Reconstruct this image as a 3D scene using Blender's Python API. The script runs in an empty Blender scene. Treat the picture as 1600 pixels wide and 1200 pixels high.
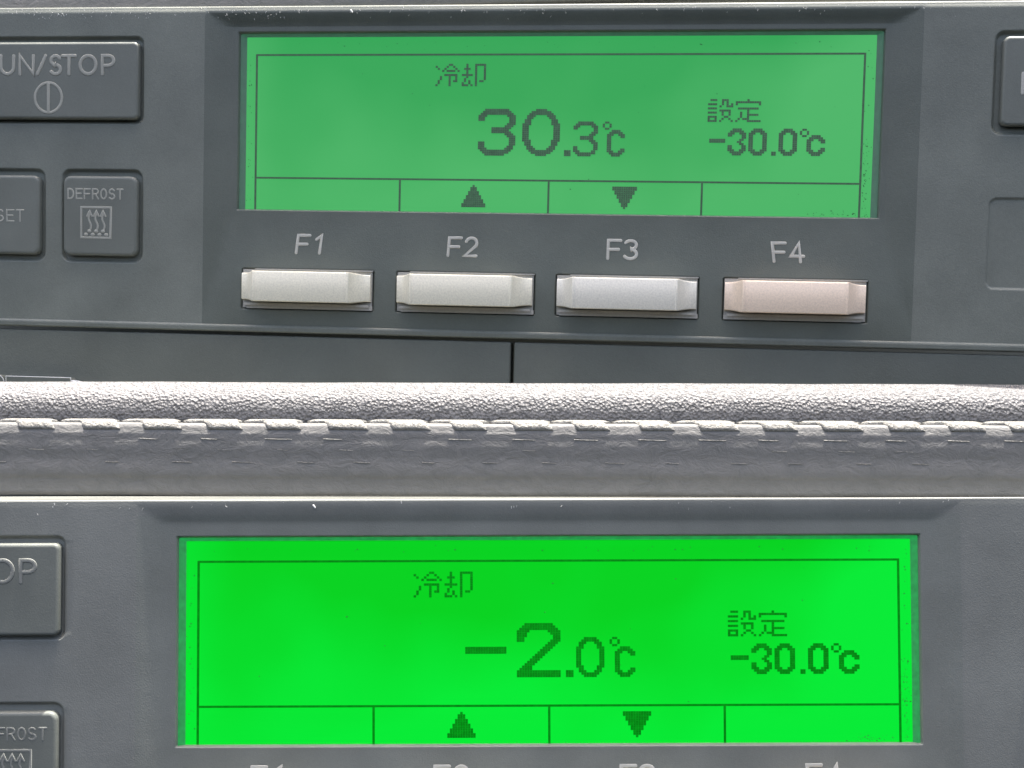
import bpy, bmesh, math, random
import numpy as np
from mathutils import Matrix, Vector

S = 1e-4                      # one design unit = 0.1 mm
sc = bpy.context.scene
C = sc.collection

# ------------------------------------------------------------------ camera
cam = bpy.data.cameras.new('camera')
cam.sensor_width = 36.0
cam.lens = 45.0
cam.clip_start = 0.01
cam.clip_end = 50.0
co = bpy.data.objects.new('camera', cam)
C.objects.link(co)
co.location = (0, 0, 0)
co.rotation_euler = (math.radians(90), 0, 0)
sc.camera = co

# ------------------------------------------------------------------ light
SUN_EL = math.radians(88.3)
w = bpy.data.worlds.new('World')
sc.world = w
w.use_nodes = True
nt = w.node_tree
bg = nt.nodes['Background']
sky = nt.nodes.new('ShaderNodeTexSky')
sky.sky_type = 'NISHITA'
sky.sun_disc = False
sky.sun_elevation = SUN_EL
sky.sun_rotation = 0.0
sky.air_density = 1.0
sky.dust_density = 7.0
sky.ozone_density = 0.4
nt.links.new(sky.outputs[0], bg.inputs[0])
bg.inputs[1].default_value = 0.10
sl = bpy.data.lights.new('sun', 'SUN')
sl.energy = 3.2
sl.angle = math.radians(0.5)
sl.color = (1.0, 0.96, 0.90)
so = bpy.data.objects.new('sun', sl)
C.objects.link(so)
d = Vector((0.16, math.cos(SUN_EL), math.sin(SUN_EL)))      # towards the sun
so.rotation_euler = d.to_track_quat('Z', 'Y').to_euler()
sc.view_settings.view_transform = 'Standard'
sc.view_settings.look = 'None'
sc.view_settings.gamma = 1.0
sc.view_settings.exposure = 2.1

# ------------------------------------------------------------------ materials
def mat(name, col, rough=0.5, metal=0.0, spec=0.5):
    m = bpy.data.materials.new(name)
    m.use_nodes = True
    p = m.node_tree.nodes['Principled BSDF']
    p.inputs['Base Color'].default_value = (*col, 1)
    p.inputs['Roughness'].default_value = rough
    p.inputs['Metallic'].default_value = metal
    p.inputs['Specular IOR Level'].default_value = spec
    return m, m.node_tree, p

def coords(t, scale=(1, 1, 1)):
    tc = t.nodes.new('ShaderNodeTexCoord')
    mp = t.nodes.new('ShaderNodeMapping')
    mp.inputs['Scale'].default_value = scale
    t.links.new(tc.outputs['Object'], mp.inputs[0])
    return mp.outputs[0]

def noise(t, vec, scale, detail=4, rough=0.6, dist=0.0):
    n = t.nodes.new('ShaderNodeTexNoise')
    n.inputs['Scale'].default_value = scale
    n.inputs['Detail'].default_value = detail
    n.inputs['Roughness'].default_value = rough
    n.inputs['Distortion'].default_value = dist
    t.links.new(vec, n.inputs['Vector'])
    return n.outputs['Fac']

def ramp(t, fac, stops):
    r = t.nodes.new('ShaderNodeValToRGB')
    cr = r.color_ramp
    while len(cr.elements) < len(stops):
        cr.elements.new(0.5)
    for e, (p, c) in zip(cr.elements, stops):
        e.position = p
        e.color = (*c, 1) if isinstance(c, tuple) else (c, c, c, 1)
    t.links.new(fac, r.inputs[0])
    return r.outputs[0]

def bump(t, p, h, dist, strength=1.0, prev=None):
    b = t.nodes.new('ShaderNodeBump')
    b.inputs['Distance'].default_value = dist
    b.inputs['Strength'].default_value = strength
    t.links.new(h, b.inputs['Height'])
    if prev: t.links.new(prev, b.inputs['Normal'])
    t.links.new(b.outputs[0], p.inputs['Normal'])
    return b.outputs[0]

def plastic(name, col, var=0.12, rough=0.5, grain=0.4, spec=0.5):
    m, t, p = mat(name, col, rough, 0, spec)
    v = coords(t)
    big = noise(t, v, 90, 5, 0.6)
    lo = tuple(c * (1 - var) for c in col); hi = tuple(c * (1 + var) for c in col)
    fine = noise(t, v, 2600, 3, 0.7)
    mixn = t.nodes.new('ShaderNodeMath'); mixn.operation = 'MULTIPLY_ADD'
    mixn.inputs[1].default_value = 0.35
    t.links.new(fine, mixn.inputs[0]); 
    h = t.nodes.new('ShaderNodeMath'); h.operation = 'MULTIPLY'; h.inputs[1].default_value = 0.65
    t.links.new(big, h.inputs[0]); t.links.new(h.outputs[0], mixn.inputs[2])
    t.links.new(ramp(t, mixn.outputs[0], [(0.3, lo), (0.7, hi)]), p.inputs['Base Color'])
    t.links.new(ramp(t, big, [(0.3, rough - 0.08), (0.7, rough + 0.08)]), p.inputs['Roughness'])
    b1 = bump(t, p, noise(t, v, 5200, 2, 0.6), 0.10 * S * 10 * grain)
    bump(t, p, noise(t, v, 320, 3, 0.5), 1.2 * S * grain, 1.0, b1)
    return m

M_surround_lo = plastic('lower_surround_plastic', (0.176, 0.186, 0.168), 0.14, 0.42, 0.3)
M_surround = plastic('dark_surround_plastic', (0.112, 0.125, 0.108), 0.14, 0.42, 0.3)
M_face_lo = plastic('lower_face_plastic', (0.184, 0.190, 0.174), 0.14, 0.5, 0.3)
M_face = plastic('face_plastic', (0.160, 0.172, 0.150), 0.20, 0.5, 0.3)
M_key = plastic('key_rubber', (0.148, 0.158, 0.140), 0.12, 0.42, 0.2)
M_print = plastic('grey_print', (0.33, 0.33, 0.29), 0.12, 0.6, 0.3)
M_print_dim = plastic('faint_print', (0.205, 0.21, 0.19), 0.10, 0.6, 0.3)
M_print2 = plastic('pale_print', (0.45, 0.445, 0.40), 0.12, 0.6, 0.3)
M_cover = plastic('cover_plastic', (0.118, 0.127, 0.110), 0.12, 0.5, 0.4)
M_rim = plastic('worn_plastic', (0.20, 0.21, 0.215), 0.45, 0.45, 1.2)
M_white = plastic('white_plastic_and_lit_edge', (0.7, 0.7, 0.68), 0.1, 0.4, 0.3)

def silver(name, col):
    m, t, p = mat(name, col, 0.3, 0.0, 0.8)
    v = coords(t)
    n = noise(t, v, 3500, 4, 0.7)
    lo = tuple(c * 0.86 for c in col); hi = tuple(min(1, c * 1.12) for c in col)
    t.links.new(ramp(t, n, [(0.3, lo), (0.7, hi)]), p.inputs['Base Color'])
    bump(t, p, n, 0.25 * S)
    return m
M_silver = silver('silver_paint', (0.84, 0.79, 0.64))
M_silver_grey = silver('worn_silver_paint', (0.80, 0.76, 0.66))
M_flange = silver('dull_silver_paint', (0.36, 0.35, 0.32))
M_silver_pink = silver('warm_silver_paint', (0.88, 0.71, 0.56))

# moulded textured housing: coarse leather grain
M_ledge, t, p = mat('grained_plastic', (0.2, 0.2, 0.21), 0.55)
v = coords(t)
vo = t.nodes.new('ShaderNodeTexVoronoi'); vo.inputs['Scale'].default_value = 2300
t.links.new(v, vo.inputs['Vector'])
g2 = noise(t, v, 3000, 3, 0.6)
t.links.new(ramp(t, noise(t, v, 1500, 3, 0.6), [(0.3, (0.125, 0.123, 0.125)), (0.7, (0.24, 0.233, 0.228))]), p.inputs['Base Color'])
b = bump(t, p, vo.outputs['Distance'], 3.2 * S)
bump(t, p, g2, 2.2 * S, 1.0, b)

# woven rubberised cloth of the seal
M_seal, t, p = mat('seal_rubber', (0.16, 0.157, 0.15), 0.6)
v = coords(t)
fold = noise(t, coords(t, (1.0, 1.0, 1.6)), 330, 6, 0.7, 0.8)
t.links.new(ramp(t, fold, [(0.3, (0.145, 0.145, 0.137)), (0.7, (0.19, 0.185, 0.175))]), p.inputs['Base Color'])
b = bump(t, p, fold, 3 * S)
bump(t, p, noise(t, v, 2500, 3, 0.6), 0.5 * S, 1.0, b)
M_pad, t, p = mat('seal_weave', (0.3, 0.29, 0.27), 0.6)
v = coords(t)
t.links.new(ramp(t, noise(t, v, 1600, 4, 0.7), [(0.3, (0.2, 0.197, 0.185)), (0.7, (0.36, 0.345, 0.305))]), p.inputs['Base Color'])
bump(t, p, noise(t, v, 1500, 4, 0.7), 7 * S)

def screen_mat(name, base, em_a, em_b, strength, rough, spec=0.5):
    m, t, p = mat(name, base, rough, 0, spec)
    v = coords(t)
    n0 = noise(t, v, 38, 2, 0.4)
    sx = t.nodes.new('ShaderNodeSeparateXYZ'); t.links.new(coords(t), sx.inputs[0])
    def mth(op, a, b=None, c=None):
        q = t.nodes.new('ShaderNodeMath'); q.operation = op
        for i, x in enumerate((a, b, c)):
            if x is None: continue
            if isinstance(x, (int, float)): q.inputs[i].default_value = x
            else: t.links.new(x, q.inputs[i])
        return q.outputs[0]
    ex = mth('POWER', mth('MULTIPLY', mth('ABSOLUTE', sx.outputs[0]), 1 / 0.049), 5.0)
    ez = mth('MULTIPLY', sx.outputs[2], -12.0)
    n = mth('ADD', mth('MULTIPLY_ADD', ex, 0.16, n0), mth('SUBTRACT', ez, 0.03))
    t.links.new(ramp(t, n, [(0.32, em_a), (0.68, em_b)]), p.inputs['Emission Color'])
    p.inputs['Emission Strength'].default_value = strength
    return m
def dot_mat(name, base, em, strength):
    m, t, p = mat(name, base, 0.4, 0, 0.15)
    v = coords(t)
    t.links.new(ramp(t, noise(t, v, 1500, 2, 0.5), [(0.3, tuple(c * 0.8 for c in em)), (0.7, tuple(c * 1.2 for c in em))]), p.inputs['Emission Color'])
    p.inputs['Emission Strength'].default_value = strength
    return m
EX = 2 ** 2.1
M_scr_u = screen_mat('hazed_green_backlight', (0.03, 0.04, 0.03), (0.012, 0.35, 0.06), (0.05, 0.43, 0.105), 1.0 / EX, 0.35, 0.4)  # paler emission carries the veiling reflections on the upper screen
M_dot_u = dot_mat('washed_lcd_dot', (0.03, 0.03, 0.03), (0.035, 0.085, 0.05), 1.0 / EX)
M_scr_l = screen_mat('bright_green_backlight', (0.0, 0.02, 0.0), (0.0, 0.64, 0.012), (0.0, 0.82, 0.035), 1.0 / EX, 0.5, 0.12)
M_dot_l = dot_mat('green_lcd_dot', (0.0, 0.01, 0.0), (0.0, 0.23, 0.005), 1.0 / EX)
M_glow_u = dot_mat('dim_painted_glow', (0.10, 0.12, 0.11), (0.01, 0.07, 0.03), 1.0 / EX)  # weak emission painted in for screen glow on the opening walls
M_glow_l = dot_mat('green_painted_glow', (0.03, 0.06, 0.035), (0.012, 0.27, 0.06), 1.0 / EX)  # same painted glow, stronger for the brighter screen
M_dirt, _, _ = mat('dark_dirt', (0.03, 0.06, 0.035), 0.9)
M_scuff, _, _ = mat('pale_scuff', (0.7, 0.7, 0.68), 0.5)

# ------------------------------------------------------------------ mesh helpers (u right, v up, d away from the camera; units of 0.1 mm)
def link(name, verts, faces, m, parent=None, smooth=True, stuff=False, flat_angle=None):
    me = bpy.data.meshes.new(name)
    vv = [(a[0] * S, a[2] * S, a[1] * S) for a in verts]      # (u, v, d) -> x, z, y
    me.from_pydata(vv, [], faces)
    me.materials.append(m)
    if smooth:
        me.polygons.foreach_set('use_smooth', [True] * len(me.polygons))
        if flat_angle: me.set_sharp_from_angle(angle=math.radians(flat_angle))
    me.update()
    bm = bmesh.new(); bm.from_mesh(me)
    bmesh.ops.recalc_face_normals(bm, faces=bm.faces)
    bm.to_mesh(me); bm.free()
    o = bpy.data.objects.new(name, me)
    C.objects.link(o)
    if parent: o.parent = parent
    if stuff: o['kind'] = 'stuff'
    return o

class MB:
    def __init__(s): s.v = []; s.f = []
    def box(s, u0, v0, u1, v1, d0, d1):
        b = len(s.v)
        s.v += [(u0, v0, d0), (u1, v0, d0), (u1, v1, d0), (u0, v1, d0), (u0, v0, d1), (u1, v0, d1), (u1, v1, d1), (u0, v1, d1)]
        s.f += [(b, b + 1, b + 2, b + 3), (b + 7, b + 6, b + 5, b + 4), (b, b + 4, b + 5, b + 1), (b + 1, b + 5, b + 6, b + 2), (b + 2, b + 6, b + 7, b + 3), (b + 3, b + 7, b + 4, b)]
    def rings(s, rs, cap0=True, cap1=True, closed=True):
        n = len(rs[0]); b = len(s.v)
        for r in rs: s.v += r
        for i in range(len(rs) - 1):
            for j in range(n if closed else n - 1):
                k = (j + 1) % n
                s.f.append((b + i * n + j, b + i * n + k, b + (i + 1) * n + k, b + (i + 1) * n + j))
        if cap0: s.f.append(tuple(b + j for j in range(n))[::-1])
        if cap1: s.f.append(tuple(b + (len(rs) - 1) * n + j for j in range(n)))
    def stroke(s, pts, wd, d, flat=0.13, seg=8):
        """a rounded raised line through pts, with round ends"""
        P = [Vector(p) for p in pts]; n = len(P); r = wd / 2
        T = []
        closed = (P[0] - P[-1]).length < 1e-6
        for i in range(n):
            a = (P[i] - P[i - 1]).normalized() if i else None
            b = (P[i + 1] - P[i]).normalized() if i < n - 1 else None
            if closed and i in (0, n - 1):
                a = (P[-1] - P[-2]).normalized(); b = (P[1] - P[0]).normalized()
            if a is None: T.append((b, 1))
            elif b is None: T.append((a, 1))
            else:
                c = (a + b)
                if c.length < 1e-6: T.append((b, 1)); continue
                c.normalize(); T.append((c, 1 / max(0.5, c.dot(b))))
        rs = []
        def ring(c, tan, k, sc=1.0):
            nx = Vector((-tan.y, tan.x))
            return [(c.x + nx.x * math.cos(q) * r * k * sc, c.y + nx.y * math.cos(q) * r * k * sc, d - math.sin(q) * r * flat * sc)
                    for q in [2 * math.pi * j / seg for j in range(seg)]]
        if not closed:
            for q in (80, 55, 28):
                a = math.radians(q); rs.append(ring(P[0] - T[0][0] * r * math.sin(a), T[0][0], 1, math.cos(a)))
        for p_, (tn, k) in zip(P, T): rs.append(ring(p_, tn, k))
        if not closed:
            for q in (28, 55, 80):
                a = math.radians(q); rs.append(ring(P[-1] + T[-1][0] * r * math.sin(a), T[-1][0], 1, math.cos(a)))
        s.rings(rs, not closed, not closed)
    def build(s, name, m, parent=None, **k): return link(name, s.v, s.f, m, parent, **k)

def rrect(u0, v0, u1, v1, r, d, k=6, rr=None):
    """rounded rectangle ring"""
    out = []
    rs = rr or (r, r, r, r)                                   # top right, top left, bottom left, bottom right
    for (cx, cy, sx, sy, a0), q in zip(((u1, v1, -1, -1, 0), (u0, v1, 1, -1, 90), (u0, v0, 1, 1, 180), (u1, v0, -1, 1, 270)), rs):
        q = max(q, 0.05)
        for i in range(k + 1):
            a = math.radians(a0 + 90 * i / k)
            out.append((cx + sx * q + q * math.cos(a), cy + sy * q + q * math.sin(a), d))
    return out

def slab(name, u0, v0, u1, v1, d_front, d_back, r, e, m, parent, k=8, taper=0.0):
    """cap with rounded corners (r) and rounded front edge (e)"""
    mb = MB(); rs = []
    rs.append(rrect(u0 - taper, v0 - taper, u1 + taper, v1 + taper, r + taper, d_back, k))
    for i in range(6):
        a = math.radians(90 * i / 5)
        ins = e * (1 - math.cos(a))
        rs.append(rrect(u0 + ins, v0 + ins, u1 - ins, v1 - ins, r - ins, d_front + e * (1 - math.sin(a)), k))
    rs.append(rrect(u0 + e + 1.0, v0 + e + 1.0, u1 - e - 1.0, v1 - e - 1.0, max(r - e - 1.0, .3), d_front, k))
    mb.rings(rs)
    return mb.build(name, m, parent, flat_angle=40)

# ------------------------------------------------------------------ letters drawn as round-ended strokes, unit height
def arc(cx, cy, rx, ry, a0, a1, n=14):
    return [(cx + rx * math.cos(math.radians(a0 + (a1 - a0) * i / n)), cy + ry * math.sin(math.radians(a0 + (a1 - a0) * i / n))) for i in range(n + 1)]
G = {
 'F': [[(0, 0), (0, 1), (1, 1)], [(0, .5), (.85, .5)]],
 '1': [[(.25, .78), (.65, 1), (.65, 0)]],
 '2': [arc(.5, .7, .46, .3, 160, -30, 12) + [(.02, 0), (1, 0)]],
 '3': [arc(.45, .76, .47, .24, 150, -90, 12) + arc(.45, .26, .52, .26, 90, -150, 12)],
 '4': [[(.72, 0), (.72, 1), (0, .3), (1, .3)]],
 'R': [[(0, 0), (0, 1)] + arc(.5, .74, .48, .26, 90, -90, 8) + [(0, .48)], [(.5, .48), (1, 0)]],
 'U': [[(0, 1)] + arc(.5, .4, .5, .4, 180, 360, 12) + [(1, 1)]],
 'N': [[(0, 0), (0, 1), (1, 0), (1, 1)]],
 '/': [[(0, 0), (1, 1)]],
 'S': [arc(.5, .75, .44, .25, 30, 270, 12) + arc(.5, .25, .48, .25, 90, -150, 12)],
 'T': [[(0, 1), (1, 1)], [(.5, 1), (.5, 0)]],
 'O': [arc(.5, .5, .5, .5, 0, 360, 24)],
 'P': [[(0, 0), (0, 1)] + arc(.5, .73, .5, .27, 90, -90, 8) + [(0, .46)]],
 'E': [[(1, 1), (0, 1), (0, 0), (1, 0)], [(0, .52), (.85, .52)]],
 'D': [[(0, 0), (0, 1)] + arc(.35, .5, .62, .5, 90, -90, 12) + [(0, 0)]],
}
def write(mb, ch, u, v, wd, h, sw, d, lean=0.0):
    for i, st in enumerate(G[ch]):
        mb.stroke([(u + x * wd + y * h * lean, v + y * h) for x, y in st], sw, d - 0.12 * i)

# ------------------------------------------------------------------ dot matrix
KJ_REI = ["......##...", "#....#..#..", ".#..#....#.", "...#.####.#", "...........", "....######.", "..#...#..#.", "..#...#..#.", ".#....#.##.", ".#....#....", "#.....#...."]
KJ_KYAKU = ["..#...#####", "..#...#...#", ".###..#...#", "..#...#...#", "..#...#...#", "#####.#...#", "..#...#...#", ".#....#...#", ".#.#..#.##.", "#..#..#....", "###.#.#...."]
KJ_SETSU = [".###..###..", "......#.#..", "####..#.#.#", ".....#..###", "####.......", ".....#####.", "####..#..#.", "......#..#.", "####...##..", "#..#..#..#.", "####.#....#"]
KJ_TEI = [".....#.....", "###########", "#.........#", "...........", ".#########.", ".....#.....", "..#..#.....", "..#..#####.", "..#..#.....", ".#.###.....", "#....######"]
def spans(rows):
    out = []
    for r in rows:
        s = set()
        for a, b in r: s |= set(range(a, b + 1))
        out.append(''.join('#' if i in s else '.' for i in range(max(max(x[1] for x in q) for q in rows if q) + 1)))
    return out
BIG3 = spans([[(3, 13)], [(2, 14)], [(1, 15)], [(0, 3), (13, 16)], [(0, 2), (14, 16)], [(0, 2), (14, 16)], [(14, 16)], [(13, 16)], [(12, 15)], [(6, 14)], [(6, 13)], [(6, 14)], [(12, 15)], [(13, 16)], [(14, 16)], [(14, 16)], [(0, 2), (14, 16)], [(0, 2), (14, 16)], [(0, 2), (13, 15)], [(0, 3), (12, 15)], [(1, 14)], [(2, 13)], [(3, 11)]])
_h = [[(6, 10)], [(4, 12)], [(3, 13)], [(2, 5), (11, 14)], [(2, 4), (12, 14)], [(1, 3), (13, 15)], [(1, 3), (13, 15)], [(0, 3), (13, 16)], [(0, 2), (14, 16)], [(0, 2), (14, 16)], [(0, 2), (14, 16)]]
BIG0 = spans(_h + [[(0, 2), (14, 16)]] + _h[::-1])
BIG2 = spans([[(3, 13)], [(2, 14)], [(1, 15)], [(0, 4), (12, 16)], [(0, 3), (13, 16)], [(0, 3), (14, 16)], [(0, 2), (14, 16)], [(0, 2), (13, 16)]] + [[(12 - k, 15 - k)] for k in range(11)] + [[(1, 5)]] + [[(0, 16)]] * 3)
BIG_MINUS = spans([[(0, 15)]] * 3)
MID3 = spans([[(2, 8)], [(1, 9)], [(0, 2), (8, 10)], [(0, 1), (9, 10)], [(9, 10)], [(8, 10)], [(7, 9)], [(3, 8)], [(3, 8)], [(7, 9)], [(8, 10)], [(9, 10)], [(0, 1), (9, 10)], [(0, 1), (9, 10)], [(0, 2), (8, 9)], [(1, 9)], [(2, 7)]])
_m = [[(3, 7)], [(2, 8)], [(1, 3), (7, 9)], [(1, 2), (8, 9)], [(0, 2), (8, 10)]] + [[(0, 1), (9, 10)]] * 3
MID0 = spans(_m + [[(0, 1), (9, 10)]] + _m[::-1])
MIDC = spans([[(2, 5)], [(1, 6)], [(0, 2), (5, 7)], [(0, 1), (6, 7)]] + [[(0, 1)]] * 5 + [[(0, 1), (6, 7)], [(0, 2), (5, 7)], [(1, 6)], [(2, 5)]])
MID_DOT = ["###"] * 3
DEG = [".##.", "#..#", "#..#", ".##."]
SM3 = ["..####..", ".######.", "###..###", "##....##", "......##", ".....##.", "....##..", ".....##.", "##....##", "##....##", "###..###", ".######.", "..####.."]
SM0 = ["..####..", ".######.", "###..###"] + ["##....##"] * 7 + ["###..###", ".######.", "..####.."]
SMC = ["..####..", ".######.", "###..###", "##....##", "##......", "##......", "##....##", "###..###", ".######.", "..####.."]
SM_MINUS = ["#######"] * 2
SM_DOT = ["##", "##"]
TRI = spans([[(5, 5)], [(4, 6)], [(4, 6)], [(3, 7)], [(3, 7)], [(2, 8)], [(2, 8)], [(1, 9)], [(1, 9)], [(0, 10)], [(0, 10)]])
PH, PV = 3.495, 3.1765
def dots(name, bits, col, row, m, parent, d=-0.9):
    mb = MB(); hu, hv = PH * 0.475, PV * 0.475
    for r, line in enumerate(bits):
        for c, ch in enumerate(line):
            if ch == '#':
                cu, cv = (col + c - 136) * PH, -(row + r - 36) * PV
                mb.box(cu - hu, cv - hv, cu + hu, cv + hv, d, 0.3)
    return mb.build(name, m, parent, smooth=False)

# ------------------------------------------------------------------ face plate as a height field
def sd_rrect(U, V, u0, v0, u1, v1, r):
    cx, cy = (u0 + u1) / 2, (v0 + v1) / 2
    qx = np.abs(U - cx) - (u1 - u0) / 2 + r; qy = np.abs(V - cy) - (v1 - v0) / 2 + r
    return np.hypot(np.maximum(qx, 0), np.maximum(qy, 0)) + np.minimum(np.maximum(qx, qy), 0) - r
def sstep(x, a, b):
    tt = np.clip((x - a) / (b - a), 0, 1); return tt * tt * (3 - 2 * tt)
def line_grid(lo, hi, keys, coarse=7.0, fine=1.0, reach=10):
    pts = list(np.arange(lo, hi + 0.1, coarse)) + [hi]
    near = []
    for k in keys: near += list(np.arange(k - reach, k + reach + 0.1, fine))
    pts = [q for q in pts if min(abs(q - k) for k in keys) > reach + 0.6]
    a = np.array(sorted(pts + [q for q in near if lo <= q <= hi]))
    keep = [0]
    for i in range(1, len(a)):
        if a[i] - a[keep[-1]] > fine * 0.6: keep.append(i)
    return a[keep]

FK = [(-489, -278), (-235, -20), (19, 234), (277, 487)]           # function keys, left and right
def make_panel(yaw, pitch, roll, loc, rim, scr_m, dot_m, glow_m, reading, label, dv, seed, full, du=3, dk_=3, dl=0):
    root = bpy.data.objects.new('control_panel', None)
    C.objects.link(root)
    root.empty_display_size = 0.01
    cy, sy = math.cos(yaw), math.sin(yaw); cp, sp = math.cos(pitch), math.sin(pitch); cr, sr = math.cos(roll), math.sin(roll)
    R = Matrix(((cy, -sy, 0), (sy, cy, 0), (0, 0, 1))) @ Matrix(((1, 0, 0), (0, cp, -sp), (0, sp, cp))) @ Matrix(((cr, 0, sr), (0, 1, 0), (-sr, 0, cr)))
    root.matrix_world = Matrix.Translation(Vector(loc) * S) @ R.to_4x4()
    root['label'] = label; root['category'] = 'control panel'; root['group'] = 'green screen control panels one above the other'
    FD = -16.0 if full else -12.0
    top, bot = rim, -318.0
    kt = rim - 190 - (0 if full else 0)
    wells = [(-1010, 2 + dv, -662 + dk_, 141 + dv, 12, 9), (-797, -222, -662 + dk_, -72, 15, 9), (-1010, -222, -826, -72, 15, 9), (660, -8 + dv, 1010, 144 + dv, 14, 9)]
    blank = (660, -238, 1010, -100, 13)
    ku = [-502, 502, -558, 558, -1010, -797, -826, -662, 660] + [x + e for a in FK for x, e in zip(a, (-4, 5))]
    kv = [top - 3, 148, 179, -132, bot, bot + 6, -222, -72, 2 + dv, 141 + dv, -8 + dv, -100, -238, -224, -292]
    us = line_grid(-1060, 860, ku); vs = line_grid(bot, top - 4, kv)
    U, V = np.meshgrid(us, vs)
    D = np.full(U.shape, FD)
    # hollow that slopes in towards the window, then the bevel of the opening
    dt = -3.5 + (FD + 3.5) * sstep(V, 142, 184 if full else 196)
    ds = -4.5 + (FD + 4.5) * sstep(np.abs(U), 488, 562)
    db = -7.5 + (FD + 7.5) * sstep(-V, 120, 316)
    D = np.minimum(np.minimum(dt, ds), db)
    tw = np.maximum(np.maximum((np.abs(U) - 500) / 4, (V - 145.5) / 4), (-131.5 - V) / 2.0)
    D = np.where(tw < 1, 1.0 + (D - 1.0) * np.clip(tw, 0, 1), D)
    D = np.where(tw <= 0, 4.0, D)
    for (a, b_, c, e, r, dep) in wells:
        sd = sd_rrect(U, V, a, b_, c, e, r)
        D = D + 7 * (1 - sstep(sd, -4.5, 1.5))
    sd = sd_rrect(U, V, *blank[:4], blank[4])
    D += 2.5 * (1 - sstep(sd, -4, 0))
    for a, b_ in FK:
        sd = sd_rrect(U, V, a - 3, -292.5, b_ + 4, -227, 3)
        D += 6 * (1 - sstep(sd, -1.5, 0.5))
    # worn rounding towards the top rim
    wr = 2.2 if full else 0.2
    D += wr * sstep(V, top - 15, top - 4) ** 2
    ny, nx = U.shape
    verts = np.stack([U.ravel(), V.ravel(), D.ravel()], 1)
    idx = np.arange(ny * nx).reshape(ny, nx)
    F = np.stack([idx[:-1, :-1], idx[:-1, 1:], idx[1:, 1:], idx[1:, :-1]], -1).reshape(-1, 4)
    cu = (us[:-1] + us[1:]) / 2; cv = (vs[:-1] + vs[1:]) / 2
    CU, CV = np.meshgrid(cu, cv)
    inside = (sd_rrect(CU, CV, -557, -600, 557, 178, 6) < 0).ravel()
    Fi = F[inside]; used_, inv = np.unique(Fi, return_inverse=True)
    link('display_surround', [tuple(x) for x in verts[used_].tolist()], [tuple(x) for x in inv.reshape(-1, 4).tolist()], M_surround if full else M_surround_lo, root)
    F = F[~inside]
    verts = [tuple(x) for x in verts.tolist()]; F = [tuple(x) for x in F.tolist()]
    # top rim rolls over and runs back
    row = [verts[i] for i in idx[-1]]
    prev = list(idx[-1])
    for (dvv, dd) in ((1.2, .5), (2.2, 1.1), (3.0, 1.9), (3.6, 2.9), (4.0, 4.5), (-8.0, 40.0), (-16.0, 300.0)):
        kk = (0.8 if full else 0.5) if dd < 50 else 1
        base = len(verts); verts += [(q[0], q[1] + dvv * (0.8 if full else 0.5), q[2] + dd * kk) for q in row]
        cur = list(range(base, base + len(row)))
        F += [(prev[i], prev[i + 1], cur[i + 1], cur[i]) for i in range(len(row) - 1)]
        prev = cur
    # lower edge: small bright bead, then steps back
    row = [verts[i] for i in idx[0]]; prev = list(idx[0])
    for (dvv, dd) in ((-1.0, -1.5), (-3.0, -2.4), (-5.5, -2.2), (-8.5, -1.8), (-10, -1.8), (-11.5, 0.5), (-12, 8), (-12.5, 22)):
        base = len(verts); verts += [(q[0], q[1] + dvv, q[2] + dd) for q in row]
        cur = list(range(base, base + len(row)))
        F += [(prev[i], prev[i + 1], cur[i + 1], cur[i]) for i in range(len(row) - 1)]
        prev = cur
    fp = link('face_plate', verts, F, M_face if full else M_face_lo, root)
    # LCD
    mb = MB(); mb.rings([rrect(-494, -138, 494, 143.5, 1, 3.2, 2), rrect(-494, -138, 494, 143.5, 1, 0, 2)])
    scr = mb.build('lcd_screen', scr_m, root, smooth=False)
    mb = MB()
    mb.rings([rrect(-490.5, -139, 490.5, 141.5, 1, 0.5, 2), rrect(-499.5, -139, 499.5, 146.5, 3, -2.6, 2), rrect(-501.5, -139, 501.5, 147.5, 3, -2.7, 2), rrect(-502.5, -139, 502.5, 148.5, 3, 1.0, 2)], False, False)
    mb.build('painted_glow_ring', glow_m, root, smooth=False)  # added glowing ring, stands in for screen light reflected on the bevel
    def bar(name, c0, r0, c1, r1):
        m_ = MB(); m_.box((c0 - 136) * PH, -(r1 - 36) * PV, (c1 - 136) * PH, -(r0 - 36) * PV, -0.7, 0.3)
        return m_.build(name, dot_m, scr, smooth=False)
    g = 0.45
    bar('frame_line', -g, -g, 272 + g, g)
    bar('frame_line', -g, g, g, 79); bar('frame_line', 272 - g, g, 272 + g, 79)
    bar('divider_line', g, 61.5 - g, 272 - g, 61.5 + g)
    for c in (68, 136, 204): bar('divider_line', c - g, 61.5 + g, c + g, 79)
    for nm, bits, c, r in reading: dots(nm, bits, c, r, dot_m, scr)
    for nm, bits, c, r in (('kanji_character', KJ_REI, 84, 5), ('kanji_character', KJ_KYAKU, 96, 5), ('kanji_character', KJ_SETSU, 206, 22), ('kanji_character', KJ_TEI, 218, 22),
                           ('minus_sign', SM_MINUS, 207, 41), ('digit', SM3, 215, 36), ('digit', SM0, 224, 36), ('decimal_point', SM_DOT, 234, 47), ('digit', SM0, 237, 36), ('degree_symbol', DEG, 246, 36), ('letter', SMC, 249, 39),
                           ('arrow_symbol', TRI, 97, 64.5), ('arrow_symbol', TRI[::-1], 165, 64.5)):
        dots(nm, bits, c, r, dot_m, scr)
    # dirt caught along the edges of the glass
    rd = random.Random(seed); mb = MB()
    spots = [(rd.gauss(482, 3.5), rd.uniform(-135, 130) if rd.random() < .35 else rd.uniform(-135, -20)) for _ in range(75)]
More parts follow.
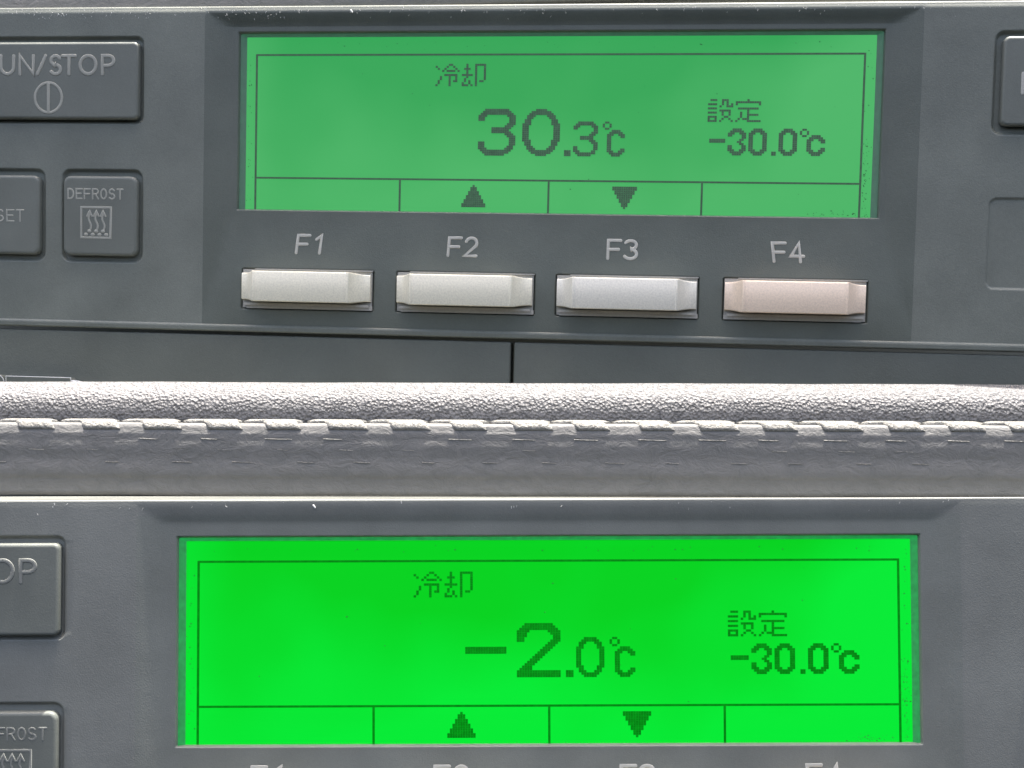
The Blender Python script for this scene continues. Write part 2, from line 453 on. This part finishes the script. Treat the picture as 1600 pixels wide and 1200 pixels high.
    spots += [(rd.gauss(445, 26), rd.gauss(-129, 3.5)) for _ in range(45)] + [(rd.uniform(-485, 470), rd.gauss(130, 3)) for _ in range(30)] + [(rd.gauss(-486, 3), rd.uniform(-138, 100)) for _ in range(30)]
    spots += [(rd.uniform(-470, 470), rd.uniform(-120, 110)) for _ in range(14)]
    for (a, b_) in spots:
        if not (-494 < a < 494 and -130 < b_ < 140): continue
        r = rd.uniform(0.35, 1.0); n = 6; k0 = len(mb.v); st = rd.uniform(0.6, 2.0)
        rt = [(a + r * st * math.cos(i * math.pi / 3) * rd.uniform(.7, 1.2), b_ + r * math.sin(i * math.pi / 3) * rd.uniform(.7, 1.2)) for i in range(n)]
        mb.v += [(x, y, 0.1) for x, y in rt] + [(a, b_, -0.5)]
        mb.f += [(k0 + i, k0 + (i + 1) % n, k0 + n) for i in range(n)]
    mb.build('dirt_specks', M_dirt, root, stuff=True)
    # function keys
    for i, (a, b_) in enumerate(FK):
        key = MB(); v0, v1 = -280.0, -231.5
        pa, pb = a + 27, b_ - 30
        zb, zf = -14, -52
        def ring(u0, u1, y0, y1, d0, d1, kk=5):
            # section across the key: straight back edges, concave side facets
            return None
        # profile along u : foot, concave flank, plate, flank, foot
        prof = [(a, 0.0), (a, -12.0)]
        for q in range(1, 8): prof.append((a + 4 + (pa - a - 7) * (q / 7.0), -12 - 23 * (q / 7.0) ** 1.8))
        prof += [(pa - 2.2, -37.5), (pa - 1, -39.6), (pa + .3, -40.2), (pa + 1.6, -39.4), (pa + 2.4, -38.6), (pa + 4, -38.8)]
        right = [(b_, 0.0), (b_, -12.0)]
        for q in range(1, 8): right.append((b_ - 4 - (b_ - pb - 7) * (q / 7.0), -12 - 23 * (q / 7.0) ** 1.8))
        right += [(pb + 2.2, -37.5), (pb + 1, -39.6), (pb - .3, -40.2), (pb - 1.6, -39.4), (pb - 2.4, -38.6), (pb - 4, -38.8)]
        prof += right[::-1]
        rs = []
        for (vv, ins, push) in ((v0 + 3, 0, 14), (v0, 0.0, 8), (v0, 0, 2.2), (v0 + .7, 0.4, 0.7), (v0 + 2.0, 0.8, 0), (v1 - 2.5, 0.8, 0), (v1 - .9, .4, .8), (v1, 0, 2.6), (v1, 0, 8), (v1 - 3, 0, 14)):
            rs.append([(u_, vv + (3.2 if vv < -255 else -3.2) * min(1.0, max(0.0, (dd + 36) / 26.0)), FD + 6 + (dd if push < 8 else max(dd, dd * (1 - push / 20))) * 1.0 + push * (1.0 if dd < -1 else 0)) for u_, dd in prof])
        key.rings(rs, closed=True)
        mk = M_silver if i < 2 else (M_silver_grey if i == 2 else M_silver_pink)
        k_o = key.build('function_key', mk, root, flat_angle=50)
        fl = MB(); fl.box(a - .5, -290, b_ + 1.5, -228.5, FD + 2.5, FD + 12); off = (14, 12, 8, -8)[i]
        fl.rings([rrect(a - 1 + max(off, 0) * .6, -291, b_ + 3 + min(off, 0), -284, 1, FD + 8, 3), rrect(a - 1 + max(off, 0) * .6, -291, b_ + 3 + min(off, 0), -284, 1, FD - 3, 3)])
        fl.rings([rrect(a + 4, -286.2, b_ - 2, -282.2, 1, FD + 8, 3), rrect(a + 4, -286.2, b_ - 2, -282.2, 1, FD - 6, 3)])
        fl.rings([rrect(a + 20, -229.5, b_ + 3, -227.2, .6, FD + 8, 3), rrect(a + 20, -229.5, b_ + 3, -227.2, .6, FD, 3)])
        fl.build('key_flange', M_flange, k_o, smooth=False)
        tx = MB()
        lu, ww, lean = ((-403, 44, .11), (-156, 50, .07), (96, 52, .02), (350, 52, -.12))[i]
        write(tx, 'F', lu, -201 + dl, 19, 28, 4.9, 0, lean)
        write(tx, '1234'[i], lu + 26, -201 + dl, 19, 28, 4.9, 0, lean)
        for q in range(len(tx.v)):
            uu, v_, dd = tx.v[q]; tx.v[q] = (uu, v_, dd - 7.75 + (FD + 7.5) * float(sstep(np.array(-v_), 120, 316)))
        tx.build('printed_label', M_print2, root)
    # keys on the left and right
    M_leg = M_print if full else M_print_dim
    big = slab('start_key', -1000, 8 + dv, -668 + dk_, 131.5 + dv, FD - 8, 2, 8, 4.5, M_key, root)
    tx = MB(); dd = FD - 8.1
    vt = 80 + dv
    for ch, uu, ww in (('R', -941, 22), ('U', -909, 22), ('N', -876, 23), ('/', -846, 14), ('S', -824, 18), ('T', -803, 22), ('O', -773, 27), ('P', -735, 19)):
        write(tx, ch, uu + 7 + du, vt, ww, 29, 5.8, dd)
    tx.build('printed_label', M_leg, big)
    tx = MB()
    tx.stroke(arc(-820 + du, 42 + dv, 23, 24, 0, 360, 36), 4.6, dd); tx.stroke([(-820 + du, 20 + dv), (-820 + du, 64 + dv)], 5.6, dd - .15)
    tx.build('printed_symbol', M_leg, big)
    dk = slab('defrost_key', -792, -212, -669 + dk_, -83, FD - 7, 2, 12, 5, M_key, root)
    tx = MB()
    for i, ch in enumerate('DEFROST'): write(tx, ch, -786 + du + i * 14.0, -120, 9.4, 15.5, 2.9, FD - 7.1)
    tx.build('printed_label', M_leg, dk)
    tx = MB(); a0, b0, a1, b1 = -763 + du, -183, -713 + du, -134
    tx.stroke([(a0, b0), (a1, b0), (a1, b1), (a0, b1), (a0, b0)], 3.9, FD - 7.1)
    for i in range(3):
        x = a0 + 13.5 + i * 11.5
        tx.stroke([(x + 1 + 2.2 * math.sin(k * 0.62), -171 + k * 2.6) for k in range(11)], 3.4, FD - 7.2)
        tx.stroke([(x - 4, -148), (x + 0.5, -140), (x + 4.5, -148)], 3.2, FD - 7.3)
    for i in range(4): tx.stroke([(a0 + 7 + i * 11.6, -178), (a0 + 8.5 + i * 11.6, -178)], 5.6, FD - 7.2)
    for i in range(3): tx.stroke([(a0 + 13 + i * 11.6, -172.5), (a0 + 14.5 + i * 11.6, -172.5)], 5.6, FD - 7.3)
    tx.build('printed_symbol', M_leg, dk)
    sk = slab('set_key', -1000, -212, -833, -83, FD - 7, 2, 12, 5, M_key, root)
    tx = MB()
    for ch, uu in (('S', -907), ('E', -889), ('T', -872)): write(tx, ch, uu, -158, 12, 18, 2.6, FD - 7.1)
    tx.build('printed_label', M_leg, sk)
    rk = slab('side_key', 671, 4 + dv, 1000, 135 + dv, FD - 8, 2, 9, 4.5, M_key, root)
    tx = MB(); tx.stroke([(700, 52 + dv), (700, 80 + dv)], 5.5, dd); tx.build('printed_symbol', M_print2, rk)
    # scuffs on the worn rim
    mb = MB()
    for _ in range(380 if full else 40):
        a = rd.uniform(-950, 760) if rd.random() < .55 else rd.uniform(-950, -400)
        b_ = top - 4 - abs(rd.gauss(0, 7)); L = rd.uniform(.4, 3.2); ang = rd.uniform(-2.4, -0.6); r = rd.uniform(.1, .3)
        mb.stroke([(a, b_), (a + L * math.cos(ang), b_ + L * math.sin(ang))], r * 2, FD + wr * float(sstep(np.array(b_), top - 15, top - 4)) ** 2 - 0.1, 1.0, 5)
    mb.stroke([(-318, top - 10), (-316, top - 13)], 2.6, FD + .5, 1.0, 6)
    mb.build('scuff_marks', M_scuff, root, stuff=True)
    # lower covers under the panel
    if full:
        for a, b_ in ((-1060, -52), (-47, 860)):
            mb = MB(); rs = []
            for dd_, e in ((30, 0), (0, 0), (-3, .6), (-4.4, 2.0)):
                rs.append(rrect(a + e, -560 + e, b_ - e, -335 - e, 3, dd_ + FD + 6, 3))
            mb.rings(rs); mb.build('lower_cover', M_cover, root, smooth=False)
        # clear latch low on the left; white strokes paint its sunlit edges
        lt = slab('latch_tab', -1000, -470, -888, -411, FD - 16, FD + 4, 12, 2.2, M_cover, root)
        lt = slab('latch_tab', -884, -470, -772, -412.5, FD - 18, FD + 4, 4, 2.2, M_cover, root)
        mb = MB(); mb.stroke([(-1000, -410.2), (-902, -410.2)] + arc(-902, -424, 13.8, 13.8, 90, 0, 8) + [(-888.2, -450)], 1.3, FD - 16, 1.0, 6)
        mb.stroke([(-884, -450), (-884, -412)] + [(-772, -411.5), (-771, -420)], 1.3, FD - 18, 1.0, 6)
        mb.build('latch_lit_rim', M_white, root)
        mb = MB(); mb.stroke(arc(-776, -452, 62, 34, 100, 20, 12), 6, FD - 14, 0.8, 8); mb.build('latch_spring', M_white, root)
    return root

mid_tail = [('degree_symbol', DEG, 160, 33), ('letter', MIDC, 162, 37)]
UP = make_panel(-0.12939, 0.05264, 0.03051, (59.495, 2000.094, 399.242), 190.5, M_scr_u, M_dot_u, M_glow_u,
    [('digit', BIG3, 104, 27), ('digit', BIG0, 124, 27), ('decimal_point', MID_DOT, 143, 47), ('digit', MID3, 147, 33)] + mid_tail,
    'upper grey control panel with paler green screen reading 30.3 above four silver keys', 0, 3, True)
LO = make_panel(0.00248, -0.03568, -0.00303, (50.112, 1736.108, -354.394), 201.0, M_scr_l, M_dot_l, M_glow_l,
    [('minus_sign', BIG_MINUS, 104, 37), ('digit', BIG2, 124, 27), ('decimal_point', MID_DOT, 143, 47), ('digit', MID0, 147, 33)] + mid_tail,
    'lower grey control panel with vivid green screen reading -2.0', 10, 8, False, 19, 10, 13)

# ------------------------------------------------------------------ housing ledge between the panels (world units of 0.1 mm, X, Z, Y)
rnd = random.Random(5)
TH = 0.0030
def zt(x): return -x * TH
def extrude(name, prof, x0, x1, step, m, parent=None, wob=0.0, stuff=False, **k):
    """prof: list of (Y, Z); swept along X following the slight fall to the right"""
    n = int((x1 - x0) / step) + 1
    rs = []
    ph = [rnd.uniform(0, 6.28) for _ in range(4)]
    for i in range(n + 1):
        x = x0 + (x1 - x0) * i / n
        wv = wob * (math.sin(x / 61 + ph[0]) + .6 * math.sin(x / 23 + ph[1]) + .5 * math.sin(x / 150 + ph[2]))
        rs.append([(x, z + zt(x) + wv, y) for y, z in prof])
    mb = MB(); mb.rings(rs)
    return mb.build(name, m, parent, **k)

prof = [(1880, -70), (1880, 1.5), (1872, 0.8), (1862, -2.5), (1852, -6.5), (1843, -12), (1836, -17.5), (1832.5, -23), (1831, -29), (1830.3, -36), (1830, -44), (1830.5, -52), (1832, -58), (1842, -70)]
o = extrude('housing_ledge', prof, -1050, 900, 8, M_ledge, wob=0.25)
o['label'] = 'grained grey plastic ledge with sunlit top edge running between the two panels'; o['category'] = 'ledge'

def make_seal(yf, zt0, label, x0, x1):
    root = bpy.data.objects.new('rubber_seal', None); C.objects.link(root); root.empty_display_size = 0.01
    root['label'] = label; root['category'] = 'seal'
    r = 15
    prof = [(yf + 45, zt0 - 9), (yf + 45, zt0 - 5), (yf + 9, zt0 - 4.5), (yf + 4.4, zt0 - 6), (yf + 3.0, zt0 - 9), (yf + 2.2, zt0 - 12), (yf + 1, zt0 - 17)]
    H = 105
    for k in range(1, 15):
        zz = zt0 - r - (62) * k / 14; prof.append((yf + 0.5 * math.sin(k * .9), zz))
    prof += [(yf + 1.5, zt0 - 80), (yf + 3, zt0 - 83), (yf + 2.5, zt0 - 98), (yf + 4, zt0 - H), (yf + 45, zt0 - H)]
    extrude('seal_strip', prof, x0, x1, 6, M_seal, root, wob=0.35)
    return root
ZS = -51.0
YS = 1775.0
seal = make_seal(YS, ZS, 'grey woven rubber seal with pale stitched top edge above the lower panel', -1100, 1100)
def pad(x, L, sl, r, a0, a1, lift, name, m):
    mb = MB(); rs = []
    n = 10
    for i in range(n + 1):
        s_ = i / n; e = math.sin(math.pi * min(1, max(0, s_ * 6 if s_ < 1 / 6 else (1 - s_) * 6 if s_ > 5 / 6 else 1)) / 2) if 0 < s_ < 1 else 0.0
        rg = []
        for a in range(9):
            q = math.radians(a0 + (a1 - a0) * a / 8)
            edge = math.sin(math.pi * a / 8) ** .5 if 0 < a < 8 else 0
            rr = r - 1.2 + (lift + 1.2) * e ** .5 * edge
            xx = x + L * s_ + sl * (a / 8) + rnd.uniform(-.5, .5)
            rg.append((xx, ZS + zt(xx) - 15 + rr * math.cos(q), YS + 15 - rr * math.sin(q)))
        rg.append((x + L * s_ + sl / 2, ZS + zt(x) - 15, YS + 15))
        rs.append(rg)
    mb.rings(rs)
    return mb.build(name, m, seal)
P = 86.0
for k in range(-12, 13):
    x = k * P - 690 + 602
    pad(x + rnd.uniform(-3, 3), 50 + rnd.uniform(-5, 5), 9, 15, 12, 84, 1.6, 'stitch', M_pad)
    pad(x - 30 + rnd.uniform(-2, 2), 78, 8, 15, -20, 14, 0.8, 'thread', M_pad)
mb = MB()
for row_, (zz, off, L, pr) in enumerate(((-26, 2, 34, .8), (-41, 20, 22, .6), (-58, 45, 26, .8))):
    for k in range(-12, 13):
        if rnd.random() > pr: continue
        x = k * P + off - 88 + rnd.uniform(-5, 5); l = L * rnd.uniform(.6, 1.15)
        mb.stroke([(x, ZS + zt(x) + zz), (x + l * .5, ZS + zt(x) + zz - .6), (x + l, ZS + zt(x) + zz - 1)], 1.2, YS - 0.2, 1.0, 6)
mb.build('raised_weave_lines', M_pad, seal, stuff=True)

# casing wall behind everything
mb = MB(); mb.box(-1150, -1000, 1150, 1000, 2420, 2460)
cw = mb.build('wall', M_cover, smooth=False); cw['kind'] = 'structure'
# seal above the upper panel
up = MB(); rs = []
for i in range(41):
    x = -1150 + i * 57.5
    yb = 2005 - x * 0.13
    zb = 597.5 + x * -0.0055 + 0.0
    rs.append([(x, zb + z, yb + y) for y, z in ((60, 0), (2, 0), (0, 2), (0, 14), (3, 90), (12, 112), (30, 118), (60, 118))])
up.rings(rs); us_ = up.build('rubber_seal', M_seal)
us_['label'] = 'grey rubber seal just peeping in above the rim of the upper panel'; us_['category'] = 'seal'
